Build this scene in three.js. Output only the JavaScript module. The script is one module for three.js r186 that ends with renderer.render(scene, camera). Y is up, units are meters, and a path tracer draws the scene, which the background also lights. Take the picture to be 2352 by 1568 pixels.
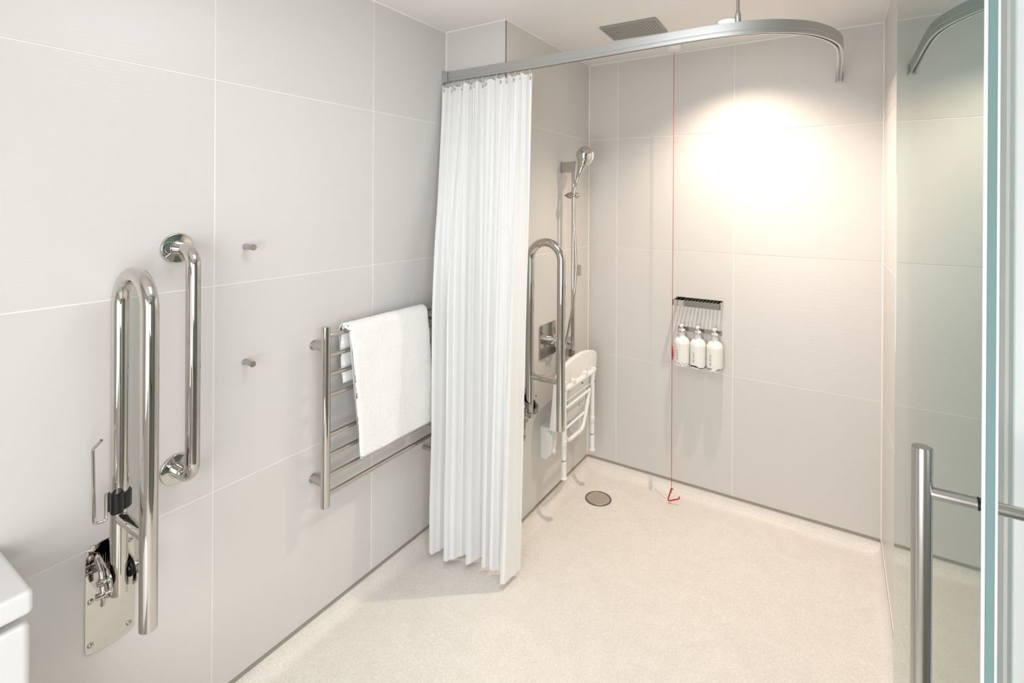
import * as THREE from 'three';
import { mergeGeometries, toCreasedNormals } from 'three/addons/utils/BufferGeometryUtils.js';
import { RoundedBoxGeometry } from 'three/addons/geometries/RoundedBoxGeometry.js';
import { RectAreaLightUniformsLib } from 'three/addons/lights/RectAreaLightUniformsLib.js';
import { ImprovedNoise } from 'three/addons/math/ImprovedNoise.js';

// ------------------------------------------------------------------ camera, light, exposure
const scene = new THREE.Scene();
scene.background = new THREE.Color(0x000000);
const renderer = new THREE.WebGLRenderer({ antialias: true });
renderer.toneMapping = THREE.LinearToneMapping;
renderer.toneMappingExposure = 1.1;
renderer.shadowMap.enabled = true;
RectAreaLightUniformsLib.init();

const FW = 2352, FH = 1568, FOCAL = 1171.87, CX = 1181.35, CY = 462.92, YAW = -0.56256, ROLL = -0.00589;
const camera = new THREE.PerspectiveCamera(2 * Math.atan(FH / 2 / FOCAL) * 180 / Math.PI, FW / FH, 0.05, 30);
camera.position.set(1.1992, 1.5054, 2.6997);
camera.rotation.order = 'YXZ';
camera.rotation.y = -YAW;
camera.rotation.x = -0.0005;
camera.rotation.z = -ROLL;
camera.setViewOffset(FW, FH, FW / 2 - CX, FH / 2 - CY, FW, FH);
scene.add(camera);

// light strengths (candela for the downlights)
const SHOWER_SPOT = 5.2, CEILING_FILL = 4.0, ENTRANCE_FILL = 5.0, WINDOW_FILL = 2.1;
const WARM = new THREE.Color().setRGB(1.0, 0.84, 0.69), COOL = new THREE.Color().setRGB(0.84, 0.92, 1.0), NEUTRAL = new THREE.Color().setRGB(0.955, 0.975, 1.0);

// ------------------------------------------------------------------ dimensions (metres)
const D = 0.06;                       // the tiles start above a coved floor
const W = 1.373, S = -0.330, H = 2.225 + D, ZS = 0.872, ZF = 3.45;
const J = [0.594 + D, 1.194 + D, 1.794 + D];
const DOOR_Z = 1.80, DOOR_END = 2.92;

// ------------------------------------------------------------------ helpers
function rng(seed) { let a = seed >>> 0; return () => { a = (a + 0x6D2B79F5) | 0; let t = Math.imul(a ^ (a >>> 15), 1 | a); t = (t + Math.imul(t ^ (t >>> 7), 61 | t)) ^ t; return ((t ^ (t >>> 14)) >>> 0) / 4294967296; }; }
const noise = new ImprovedNoise();
const V = (x, y, z) => new THREE.Vector3(x, y, z);
const taken = new Map();
function numbered(name) { const n = taken.get(name) ?? 0; taken.set(name, n + 1); return n ? `${name}_${String(n).padStart(3, '0')}` : name; }
function shade(o) { o.traverse((c) => { if (c.isMesh) { c.castShadow = true; c.receiveShadow = true; } }); return o; }
function mesh(name, geo, mat, parent, label) {
  const m = new THREE.Mesh(Array.isArray(geo) ? join(geo) : geo, mat);
  m.name = parent ? name : numbered(name); m.castShadow = m.receiveShadow = true;
  if (label) m.userData.label = label;
  (parent ?? scene).add(m);
  return m;
}
function join(list) {
  const flat = list.map((g) => { g = g.index ? g.toNonIndexed() : g; for (const k of Object.keys(g.attributes)) if (!['position', 'normal', 'uv'].includes(k)) g.deleteAttribute(k); if (!g.attributes.uv) g.setAttribute('uv', new THREE.BufferAttribute(new Float32Array(g.attributes.position.count * 2), 2)); return g; });
  return mergeGeometries(flat);
}
function thing(name, label, category, [x, y, z] = [0, 0, 0], group) {
  const g = new THREE.Group(); g.name = numbered(name); g.position.set(x, y, z);
  g.userData = { label, category }; if (group) g.userData.group = group;
  scene.add(g); return g;
}
function tag(o, label, category, group) { Object.assign(o.userData, { label, category }); if (group) o.userData.group = group; return o; }
function struct(o, label) { o.userData.kind = 'structure'; if (label) o.userData.label = label; return o; }
function group(name) { const g = new THREE.Group(); g.name = name; scene.add(g); return g; }
function box(x0, x1, y0, y1, z0, z1, r = 0) {
  const g = r ? new RoundedBoxGeometry(x1 - x0, y1 - y0, z1 - z0, 3, r) : new THREE.BoxGeometry(x1 - x0, y1 - y0, z1 - z0);
  g.translate((x0 + x1) / 2, (y0 + y1) / 2, (z0 + z1) / 2); return g;
}
// round tube along points, capped, parallel transport frames
function sweep(pts, r, seg = 20, capRound = 0) {
  const P = pts.filter((p, i) => !i || p.distanceTo(pts[i - 1]) > 1e-5), n = P.length;
  const pos = [], nor = [], uv = [], idx = [];
  let T0 = P[1].clone().sub(P[0]).normalize();
  let N = Math.abs(T0.y) > 0.9 ? V(1, 0, 0) : V(0, 1, 0); N.addScaledVector(T0, -N.dot(T0)).normalize();
  let len = 0;
  const rings = [];
  for (let i = 0; i < n; i++) {
    const a = P[Math.max(0, i - 1)], b = P[Math.min(n - 1, i + 1)], T = b.clone().sub(a).normalize();
    const ax = T0.clone().cross(T), s = ax.length();
    if (s > 1e-7) { N.applyAxisAngle(ax.divideScalar(s), Math.asin(Math.min(1, s))); }
    N.addScaledVector(T, -N.dot(T)).normalize(); T0 = T;
    const B = T.clone().cross(N); if (i) len += P[i].distanceTo(P[i - 1]);
    const rr = typeof r === 'function' ? r(i / (n - 1), len) : r;
    rings.push({ c: P[i], T, N: N.clone(), B, rr, len });
  }
  for (const { c, N, B, rr, len } of rings) for (let k = 0; k <= seg; k++) {
    const a = k / seg * Math.PI * 2, d = N.clone().multiplyScalar(Math.cos(a)).addScaledVector(B, Math.sin(a));
    pos.push(c.x + d.x * rr, c.y + d.y * rr, c.z + d.z * rr); nor.push(d.x, d.y, d.z); uv.push(k / seg * 2 * Math.PI * rr, len);
  }
  for (let i = 0; i < n - 1; i++) for (let k = 0; k < seg; k++) { const a = i * (seg + 1) + k, b = a + seg + 1; idx.push(a, a + 1, b, b, a + 1, b + 1); }
  for (const e of [0, n - 1]) {
    const { c, T, N, B, rr } = rings[e], sg = e ? 1 : -1, base = pos.length / 3;
    pos.push(c.x, c.y, c.z); nor.push(T.x * sg, T.y * sg, T.z * sg); uv.push(0, 0);
    for (let k = 0; k <= seg; k++) { const a = k / seg * Math.PI * 2, d = N.clone().multiplyScalar(Math.cos(a)).addScaledVector(B, Math.sin(a)); pos.push(c.x + d.x * rr, c.y + d.y * rr, c.z + d.z * rr); nor.push(T.x * sg, T.y * sg, T.z * sg); uv.push(0, 0); }
    for (let k = 0; k < seg; k++) e ? idx.push(base, base + 1 + k, base + 2 + k) : idx.push(base, base + 2 + k, base + 1 + k);
  }
  const g = new THREE.BufferGeometry();
  g.setAttribute('position', new THREE.Float32BufferAttribute(pos, 3)); g.setAttribute('normal', new THREE.Float32BufferAttribute(nor, 3)); g.setAttribute('uv', new THREE.Float32BufferAttribute(uv, 2)); g.setIndex(idx);
  return g;
}
// polyline with rounded corners
function fillet(pts, rad, steps = 14) {
  const out = [pts[0].clone()];
  for (let i = 1; i < pts.length - 1; i++) {
    const a = pts[i - 1].clone().sub(pts[i]), b = pts[i + 1].clone().sub(pts[i]), la = a.length(), lb = b.length(); a.normalize(); b.normalize();
    const half = Math.acos(THREE.MathUtils.clamp(a.dot(b), -1, 1)) / 2, R = Array.isArray(rad) ? rad[i - 1] : rad;
    const cut = Math.min(R / Math.tan(half), la * 0.499, lb * 0.499), r = cut * Math.tan(half);
    const mid = a.clone().add(b).normalize(), C = pts[i].clone().addScaledVector(mid, r / Math.sin(half));
    const p0 = pts[i].clone().addScaledVector(a, cut), p1 = pts[i].clone().addScaledVector(b, cut), u = p0.clone().sub(C), w = p1.clone().sub(C), tot = u.angleTo(w), ax = u.clone().cross(w).normalize();
    for (let k = 0; k <= steps; k++) out.push(C.clone().add(u.clone().applyAxisAngle(ax, tot * k / steps)));
  }
  out.push(pts[pts.length - 1].clone());
  return out;
}
function rod(a, b, r, seg = 20) { return sweep([V(...a), V(...b)], r, seg); }
// rod with softly rounded ends
function pin(a, b, r, e = 0.002, seg = 24) {
  const A = V(...a), B = V(...b), d = B.clone().sub(A), L = d.length(); d.normalize();
  const at = (t) => A.clone().addScaledVector(d, t), ts = [0, e * 0.3, e, L - e, L - e * 0.3, L], rs = [r - e, r - e * 0.3, r, r, r - e * 0.3, r - e];
  return sweep(ts.map(at), (u) => rs[Math.round(u * 5)], seg);
}
function lathe(pts, seg = 48) { return new THREE.LatheGeometry(pts.map(([x, y]) => new THREE.Vector2(x, y)), seg); }
// chamfered plate lying in x (width) and y (height), its face towards +z at z = t
function plate(w, h, t, c) {
  const X = w / 2, Y = h / 2, f = [[-X + c, -Y + c, t], [X - c, -Y + c, t], [X - c, Y - c, t], [-X + c, Y - c, t]], e = [[-X, -Y, t - c], [X, -Y, t - c], [X, Y, t - c], [-X, Y, t - c]], b = [[-X, -Y, 0], [X, -Y, 0], [X, Y, 0], [-X, Y, 0]];
  const pos = []; const quad = (a, b2, c2, d) => pos.push(...a, ...b2, ...c2, ...a, ...c2, ...d);
  quad(...f); for (let i = 0; i < 4; i++) { const j = (i + 1) % 4; quad(e[i], e[j], f[j], f[i]); quad(b[i], b[j], e[j], e[i]); }
  const g = new THREE.BufferGeometry(); g.setAttribute('position', new THREE.Float32BufferAttribute(pos, 3)); g.computeVertexNormals();
  const uv = []; for (let i = 0; i < pos.length; i += 3) uv.push(pos[i], pos[i + 1]); g.setAttribute('uv', new THREE.Float32BufferAttribute(uv, 2));
  return g;
}
function extrude(shape, depth, bevel = 0, seg = 24) {
  return new THREE.ExtrudeGeometry(shape, { depth: depth - 2 * bevel, bevelEnabled: bevel > 0, bevelSize: bevel, bevelThickness: bevel, bevelSegments: 2, bevelOffset: -bevel, curveSegments: seg }).translate(0, 0, bevel);
}
function roundRect(w, h, r) {
  const s = new THREE.Shape(), X = w / 2, Y = h / 2;
  s.moveTo(-X + r, -Y); s.lineTo(X - r, -Y); s.absarc(X - r, -Y + r, r, -Math.PI / 2, 0); s.lineTo(X, Y - r); s.absarc(X - r, Y - r, r, 0, Math.PI / 2); s.lineTo(-X + r, Y); s.absarc(-X + r, Y - r, r, Math.PI / 2, Math.PI); s.lineTo(-X, -Y + r); s.absarc(-X + r, -Y + r, r, Math.PI, Math.PI * 1.5);
  return s;
}
const ontoX = (g) => g.applyMatrix4(new THREE.Matrix4().makeBasis(V(0, 0, -1), V(0, 1, 0), V(1, 0, 0)));   // a +z face now faces +x
const fromX = (g) => g.applyMatrix4(new THREE.Matrix4().makeBasis(V(0, 0, 1), V(0, 1, 0), V(-1, 0, 0)));   // a +z face now faces -x

// ------------------------------------------------------------------ textures
function dataTex(n, fn, srgb, repeat = 1) {
  const d = new Uint8Array(n * n * 4);
  for (let y = 0; y < n; y++) for (let x = 0; x < n; x++) { const c = fn(x, y), i = (y * n + x) * 4; for (let k = 0; k < 3; k++) d[i + k] = Math.max(0, Math.min(255, Math.round(c[k] * 255))); d[i + 3] = 255; }
  const t = new THREE.DataTexture(d, n, n, THREE.RGBAFormat); t.wrapS = t.wrapT = THREE.RepeatWrapping; t.magFilter = THREE.LinearFilter; t.minFilter = THREE.LinearFilter; t.repeat.set(repeat, repeat);
  if (srgb) t.colorSpace = THREE.SRGBColorSpace; t.needsUpdate = true; return t;
}
// periodic smooth noise on an n-pixel tile
function tileNoise(n, fx, fy, seed) {
  const r = rng(seed), g = Array.from({ length: fx * fy }, () => r()), sm = (t) => t * t * (3 - 2 * t);
  return (x, y) => { const u = x / n * fx, v = y / n * fy, i = Math.floor(u), j = Math.floor(v), a = sm(u - i), b = sm(v - j), q = (p, s) => g[((s % fy + fy) % fy) * fx + ((p % fx + fx) % fx)]; return (q(i, j) * (1 - a) + q(i + 1, j) * a) * (1 - b) + (q(i, j + 1) * (1 - a) + q(i + 1, j + 1) * a) * b; };
}
// tile ripple: fine horizontal threads that drift, 0.30 m square
const ripple = (() => { const n = 512, w1 = tileNoise(n, 6, 40, 1), w2 = tileNoise(n, 9, 110, 2), w3 = tileNoise(n, 24, 220, 3); return dataTex(n, (x, y) => { const v = 0.25 * w1(x, y) + 0.4 * w2(x, y) + 0.35 * w3(x, y); return [v, v, v]; }, false, 1 / 0.30); })();
// vinyl speckle, 0.5 m square
const vinylColour = (() => { const n = 1024, a = tileNoise(n, 260, 260, 11), b = tileNoise(n, 470, 470, 12), c = tileNoise(n, 12, 12, 13); return dataTex(n, (x, y) => { const s = (a(x, y) - 0.5) * 0.11 + (b(x, y) - 0.5) * 0.12 + (c(x, y) - 0.5) * 0.018, sp = b(x, y) > 0.9 ? -0.05 : 0; const k = 1 + s + sp; return [0.918 * k, 0.895 * k, 0.864 * k]; }, true, 1 / 0.5); })();
const vinylBump = (() => { const n = 512, a = tileNoise(n, 200, 200, 21), b = tileNoise(n, 90, 90, 22); return dataTex(n, (x, y) => { const v = 0.6 * a(x, y) + 0.4 * b(x, y); return [v, v, v]; }, false, 1 / 0.5); })();
const terryBump = (() => { const n = 512, a = tileNoise(n, 170, 170, 31), b = tileNoise(n, 60, 60, 32); return dataTex(n, (x, y) => { const v = 0.65 * a(x, y) + 0.35 * b(x, y); return [v, v, v]; }, false, 1 / 0.3); })();
const weaveBump = (() => { const n = 256, a = tileNoise(n, 120, 30, 41), b = tileNoise(n, 20, 128, 42); return dataTex(n, (x, y) => { const v = 0.5 * a(x, y) + 0.5 * b(x, y); return [v, v, v]; }, false, 1 / 0.2); })();

// ------------------------------------------------------------------ materials
const std = (o) => new THREE.MeshStandardMaterial(o), phys = (o) => new THREE.MeshPhysicalMaterial(o);
const M = {
  tile: [0xdad7d3, 0xd8d5d1, 0xdcd9d5].map((c) => std({ color: c, roughness: 0.34, bumpMap: ripple, bumpScale: 0.00022 })),
  grout: std({ color: 0xf4f1ec, roughness: 0.85 }),
  caulk: std({ color: 0xf1eeea, roughness: 0.5 }),
  ceiling: std({ color: 0xefecea, roughness: 0.9 }),
  vinyl: std({ map: vinylColour, roughness: 0.5, bumpMap: vinylBump, bumpScale: 0.0002 }),
  capStrip: std({ color: 0x9b978f, roughness: 0.5 }),
  cornerTrim: std({ color: 0x8d8984, roughness: 0.35, metalness: 0.8 }),
  chrome: std({ color: 0xcbc8c3, roughness: 0.04, metalness: 1 }),
  chromeDull: std({ color: 0xbab7b2, roughness: 0.16, metalness: 1 }),
  satin: std({ color: 0xbcb9b5, roughness: 0.24, metalness: 1 }),
  aluminium: std({ color: 0xc3c4c2, roughness: 0.42, metalness: 0.85 }),
  satinDark: std({ color: 0xaeaca8, roughness: 0.4, metalness: 0.55 }),
  darkSlot: std({ color: 0x4a4744, roughness: 0.7 }),
  rubber: std({ color: 0x0d0d0d, roughness: 0.35 }),
  curtain: phys({ color: 0xf9f9f8, roughness: 0.6, transmission: 0.12, thickness: 0, side: THREE.DoubleSide, bumpMap: weaveBump, bumpScale: 0.0001 }),
  plastic: std({ color: 0xf2f1ee, roughness: 0.3 }),
  clearPlastic: std({ color: 0xe9e9e6, roughness: 0.25 }),
  terry: phys({ color: 0xf9f8f5, roughness: 1, sheen: 0.4, sheenRoughness: 0.6, bumpMap: terryBump, bumpScale: 0.0016 }),
  ceramic: phys({ color: 0xe0dfdd, roughness: 0.22 }),
  red: std({ color: 0xc4141c, roughness: 0.35 }),
  cord: std({ color: 0xb0403c, roughness: 0.7 }),
  bottle: std({ color: 0xf4f2ee, roughness: 0.32 }),
  glass: phys({ color: 0xffffff, roughness: 0.0, transmission: 1, thickness: 0.01, ior: 1.52, attenuationColor: new THREE.Color().setRGB(0.56, 0.74, 0.69), attenuationDistance: 0.015 }),
  glassEdge: std({ color: 0x789391, roughness: 0.12 }),
  edgeGlint: phys({ color: 0xeef1f0, roughness: 0.25, transmission: 0.25, thickness: 0 }),  // pale tone stands in for light caught on the glass chamfers
  edgeStrip: std({ color: 0xcfcdca, roughness: 0.5 }),
  lamp: std({ color: 0xffffff, emissive: new THREE.Color().setRGB(1, 0.93, 0.82), emissiveIntensity: 6 }),
  whitePaint: std({ color: 0xefefed, roughness: 0.4 }),
  bedroomWall: std({ color: 0xd7d6cf, roughness: 0.9 }),
  carpet: std({ color: 0x8b8478, roughness: 1 }),
};

// ------------------------------------------------------------------ structure: floor and ceiling
const floorMesh = (() => {
  const g = box(S - 0.1, W + 0.1, -0.1, 0, -0.1, ZF + 0.1); const p = g.attributes.position, uv = [];
  for (let i = 0; i < p.count; i++) uv.push(p.getX(i), p.getZ(i)); g.setAttribute('uv', new THREE.Float32BufferAttribute(uv, 2));
  return struct(mesh('floor', g, M.vinyl), 'speckled off-white vinyl floor with coved edges');
})();
struct(mesh('ceiling', box(S - 0.1, W + 0.1, H, H + 0.1, -0.1, ZF + 0.1), M.ceiling), 'flat pale painted ceiling');

// walls: a grout slab with every tile a mesh of its own
const tileR = rng(77), TG = 0.004, TT = 0.0012;
function spans(edges) { return edges.slice(1).map((e, i) => [edges[i], e]); }
function tiledWall(name, label, slab, us, ys, place, holes) {
  const g = group(name); struct(g, label);
  for (const s of Array.isArray(slab) ? slab : [slab]) mesh('grout', s, M.grout, g);
  for (const [u0, u1] of spans(us)) for (const [v0, v1] of spans(ys)) {
    if (u1 - u0 < 0.012 || v1 - v0 < 0.012) continue;
    if (holes && holes(u0, u1, v0, v1)) continue;
    const t = plate(u1 - u0 - TG, v1 - v0 - TG, TT + 0.0005, 0.0006), du = tileR() * 0.3, dv = tileR() * 0.3, uv = t.attributes.uv;
    for (let i = 0; i < uv.count; i++) uv.setXY(i, uv.getX(i) + du, uv.getY(i) + dv);
    const m = mesh('tile', t, M.tile[Math.floor(tileR() * 3)], g);
    place(m, (u0 + u1) / 2, (v0 + v1) / 2);
  }
  return g;
}
const rows = [D, ...J, H];
const onLeft = (x) => (m, u, v) => { m.rotation.y = Math.PI / 2; m.position.set(x - TT, v, u); };
const zl = [ZS, 1.3096, 1.9096, 2.5096, 3.1096, ZF];
tiledWall('wall_left', 'pale grey square-tiled wall behind the grab rails and towel radiator', box(S - 0.1, S - TT, 0, H, ZS - 0.3, ZF + 0.1), zl, rows, onLeft(S));
tiledWall('wall_shower', 'pale tiled shower wall carrying the slide bar and seat', box(-0.1, -TT, 0, H, -0.1, ZS - TT), [0, 0.272, ZS], rows, onLeft(0));
tiledWall('wall_return', 'narrow tiled return beside the shower curtain', box(S - 0.05, -TT - 0.0001, 0, H, ZS - 0.1, ZS - TT), [S, 0], rows, (m, u, v) => m.position.set(u, v, ZS - TT));
tiledWall('wall_back', 'pale tiled end wall of the shower washed by warm light', box(-0.1, W + 0.1, 0, H, -0.1, -TT), [0, W - 1.2, W - 0.6, W], rows, (m, u, v) => m.position.set(u, v, -TT));
const zr = [0, 0.6, 1.2, DOOR_Z];
tiledWall('wall_right', 'pale tiled wall behind the sliding glass door', [box(W + TT, W + 0.12, 0, H, -0.1, DOOR_Z), box(W + TT, W + 0.12, 2.14, H, DOOR_Z, DOOR_END), box(W + TT, W + 0.12, 0, H, DOOR_END, ZF + 0.1)], [...zr, 2.4, DOOR_END, ZF], [...rows.slice(0, 4), 2.14, H], (m, u, v) => { m.rotation.y = -Math.PI / 2; m.position.set(W + TT, v, u); }, (u0, u1, v0, v1) => u0 > DOOR_Z - 0.01 && u1 < DOOR_END + 0.01 && v1 < 2.15);
tiledWall('wall_front', 'pale tiled wall at the entrance end of the room', box(S - 0.1, W + 0.1, 0, H, ZF + TT, ZF + 0.1), [S, 0.2, 0.8, W], rows, (m, u, v) => { m.rotation.y = Math.PI; m.position.set(u, v, ZF + TT); });

// coved skirting in the floor's vinyl with a slim grey cap strip: profile (d from the wall, y)
function cove(name, a, b, n) {
  // a, b: ends on the wall line [x, z]; n: into the room [x, z]
  const R = 0.045, prof = [[0, D - 0.006], [0.0025, D - 0.006]];
  for (let k = 0; k <= 10; k++) { const t = k / 10 * Math.PI / 2; prof.push([0.0025 + R - R * Math.cos(t), 0.0006 + R - R * Math.sin(t)]); }
  prof.push([0.0025 + R + 0.004, -0.002], [0, -0.002]);
  const L = Math.hypot(b[0] - a[0], b[1] - a[1]), sh = new THREE.Shape(prof.map(([d, y]) => new THREE.Vector2(d, y)));
  const basis = new THREE.Matrix4().makeBasis(V(n[0], 0, n[1]), V(0, 1, 0), V((b[0] - a[0]) / L, 0, (b[1] - a[1]) / L)).setPosition(a[0], 0, a[1]);
  const flip = basis.determinant() < 0;
  const make = (shape) => { let g = new THREE.ExtrudeGeometry(shape, { depth: L, bevelEnabled: false }); g.applyMatrix4(basis); if (flip) { g = g.index ? g.toNonIndexed() : g; for (const k of Object.keys(g.attributes)) { const at = g.attributes[k], s = at.itemSize, A = at.array; for (let i = 0; i < at.count; i += 3) for (let c = 0; c < s; c++) { const q = A[(i + 1) * s + c]; A[(i + 1) * s + c] = A[(i + 2) * s + c]; A[(i + 2) * s + c] = q; } } } return g; };
  let g = toCreasedNormals(make(sh), 0.6); const p = g.attributes.position, uv = [];
  for (let i = 0; i < p.count; i++) uv.push(p.getX(i) - p.getY(i) * n[0], p.getZ(i) - p.getY(i) * n[1]); g.setAttribute('uv', new THREE.Float32BufferAttribute(uv, 2));
  const root = struct(mesh(name, g, M.vinyl), 'coved vinyl skirting under the wall tiles');
  const cs = new THREE.Shape([[0, D - 0.009], [0.0042, D - 0.009], [0.0042, D + 0.0005], [0.001, D + 0.001], [0, D + 0.001]].map(([d, y]) => new THREE.Vector2(d, y)));
  mesh('cap_strip', toCreasedNormals(make(cs), 0.5), M.capStrip, root, 'slim grey cap strip along the top of the skirting');
}
cove('baseboard_left', [S, ZF], [S, ZS], [1, 0]);
cove('baseboard_return', [S, ZS], [0.045, ZS], [0, 1]);
cove('baseboard_shower', [0, ZS + 0.045], [0, 0], [1, 0]);
cove('baseboard_back', [0, 0], [W, 0], [0, 1]);
cove('baseboard_right', [W, 0], [W, DOOR_Z], [-1, 0]);
cove('baseboard_front', [S, ZF], [W, ZF], [0, -1]);

// sealant beads in the corners and under the ceiling
let trimN = 0;
const bead = (a, b, label = 'thin white sealant bead in a tile corner', m = M.caulk, r = 0.0042) => struct(mesh(`trim_${++trimN}`, rod(a, b, r, 10), m), label);
const e = 0.001;
bead([S + e, D, ZS + e], [S + e, H, ZS + e]); bead([e, D, e], [e, H, e]); bead([W - e, D, e], [W - e, H, e]);
for (const [a, b] of [[[S + e, ZS], [S + e, ZF]], [[S, ZS + e], [0.003, ZS + e]], [[e, 0], [e, ZS + 0.003]], [[0, e], [W, e]], [[W - e, 0], [W - e, ZF]]]) bead([a[0], H - e, a[1]], [b[0], H - e, b[1]], 'thin white sealant bead under the ceiling');
bead([W - e, D + 0.001, 0], [W - e, D + 0.001, DOOR_Z], 'thin white sealant bead along the foot of the wall', M.caulk, 0.003);
struct(mesh(`trim_${++trimN}`, box(-0.003, 0.0012, D, H - 0.004, ZS - 0.003, ZS + 0.0012, 0.001), M.cornerTrim), 'slim dark metal edge trim on the outer tile corner');

// doorway lining and the bedroom outside it
struct(mesh(`trim_${++trimN}`, [box(W - 0.001, W + 0.012, 0, 2.14, DOOR_Z - 0.004, DOOR_Z + 0.002, 0.0008)], M.edgeStrip), 'grey metal edge strip at the doorway');
struct(mesh(`trim_${++trimN}`, [box(W + 0.016, W + 0.2, 0, 2.13, DOOR_Z + 0.001, DOOR_Z + 0.022, 0.003)], M.whitePaint), 'white painted lining board of the doorway');
struct(mesh(`trim_${++trimN}`, [box(W + 0.001, W + 0.2, 0, 2.13, DOOR_END - 0.02, DOOR_END - 0.001, 0.003)], M.whitePaint), 'white painted lining board of the doorway');
const BX = 3.6, B0 = 0.6, B1 = 4.2;
struct(mesh('floor_bedroom', box(W + 0.1, BX, -0.1, 0, B0, B1), M.carpet), 'taupe carpet of the room outside');
struct(mesh('ceiling_bedroom', box(W + 0.1, BX, 2.4, 2.5, B0, B1), M.ceiling), 'ceiling of the room outside');
struct(mesh('wall_bedroom', [box(BX, BX + 0.1, 0, 2.5, B0, B1), box(W + 0.1, BX, 0, 2.5, B0 - 0.1, B0), box(W + 0.1, BX, 0, 2.5, B1, B1 + 0.1), box(W + 0.1, W + 0.12, H, 2.5, B0, B1)], M.bedroomWall), 'plain painted walls of the room outside');

// ------------------------------------------------------------------ lamps and added fill lights
function downlight(label, x, z, cd, colour, angle, penumbra) {
  const t = thing('ceiling_downlight', label, 'downlight', [x, H, z]);
  mesh('bezel', lathe([[0.034, 0.0005], [0.044, 0.0005], [0.044, -0.002], [0.041, -0.0045], [0.036, -0.0045], [0.034, -0.002], [0.034, 0.0005]]), M.whitePaint, t);
  mesh('lens', lathe([[0.0001, -0.003], [0.034, -0.003], [0.034, 0.0005]]), M.lamp, t, 'glowing round lens');
  const l = new THREE.SpotLight(colour, cd, 0, angle, penumbra, 2); l.position.set(0, -0.012, 0); l.target.position.set(0.06, -1, 0.04); l.castShadow = true; l.shadow.radius = 0.7; l.name = 'downlight_beam';
  t.add(l, l.target); return t;
}
downlight('small round downlight glowing warm in the shower ceiling beside the hanger rod', 0.80, 0.364, SHOWER_SPOT, WARM, 1.12, 1.0);
{
  const t = thing('ceiling_fill_panel', 'square white fill light panel added out of view on the bathroom ceiling', 'fill light', [0.72, H, 1.8]);  // unseen panel added overhead to make the room light soft and even
  mesh('frame', box(-0.34, 0.34, -0.02, 0, -0.34, 0.34, 0.006), M.whitePaint, t);
  mesh('diffuser', box(-0.31, 0.31, -0.0235, -0.019, -0.31, 0.31), std({ color: 0xffffff, emissive: 0xffffff, emissiveIntensity: 2 }), t);
  const l = new THREE.RectAreaLight(COOL, CEILING_FILL, 0.62, 0.62); l.position.set(0, -0.026, 0); l.rotation.x = -Math.PI / 2; l.name = 'ceiling_fill'; t.add(l);
}
{
  const t = thing('entrance_fill_panel', 'large glowing fill panel added on the unseen entrance end wall', 'fill_light', [0.89, 1.12, ZF]);  // plain glowing panel added behind the camera as broad fill, reflects nothing
  mesh('casing', box(-0.465, 0.465, -0.6, 0.6, -0.03, -0.0005, 0.004), M.aluminium, t);
  mesh('light_panel', box(-0.45, 0.45, -0.585, 0.585, -0.034, -0.029), std({ color: 0xffffff, emissive: 0xffffff, emissiveIntensity: 1.5 }), t);
  const l = new THREE.RectAreaLight(NEUTRAL, ENTRANCE_FILL, 0.9, 1.17); l.position.set(0, 0, -0.037); l.name = 'entrance_fill'; t.add(l);
}
{
  // unseen window added in the room outside, placed to fill through the doorway
  const g = group('added_window_1'); struct(g, 'white framed bedroom window added out of view as fill light');
  g.position.set(BX, 1.2, 3.5);
  mesh('frame', [box(-0.05, 0, -0.86, -0.8, -0.66, 0.66), box(-0.05, 0, 0.8, 0.86, -0.66, 0.66), box(-0.05, 0, -0.8, 0.8, -0.66, -0.6), box(-0.05, 0, -0.8, 0.8, 0.6, 0.66)], M.whitePaint, g);
  mesh('pane', box(-0.012, -0.006, -0.8, 0.8, -0.6, 0.6), std({ color: 0xffffff, emissive: new THREE.Color().setRGB(0.94, 0.98, 1), emissiveIntensity: 2 }), g, 'glowing pane of the added fill window');
  const l = new THREE.RectAreaLight(COOL, WINDOW_FILL, 1.2, 1.6); l.position.set(-0.016, 0, 0); l.rotation.y = Math.PI / 2; l.name = 'window_fill'; g.add(l);
}

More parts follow.
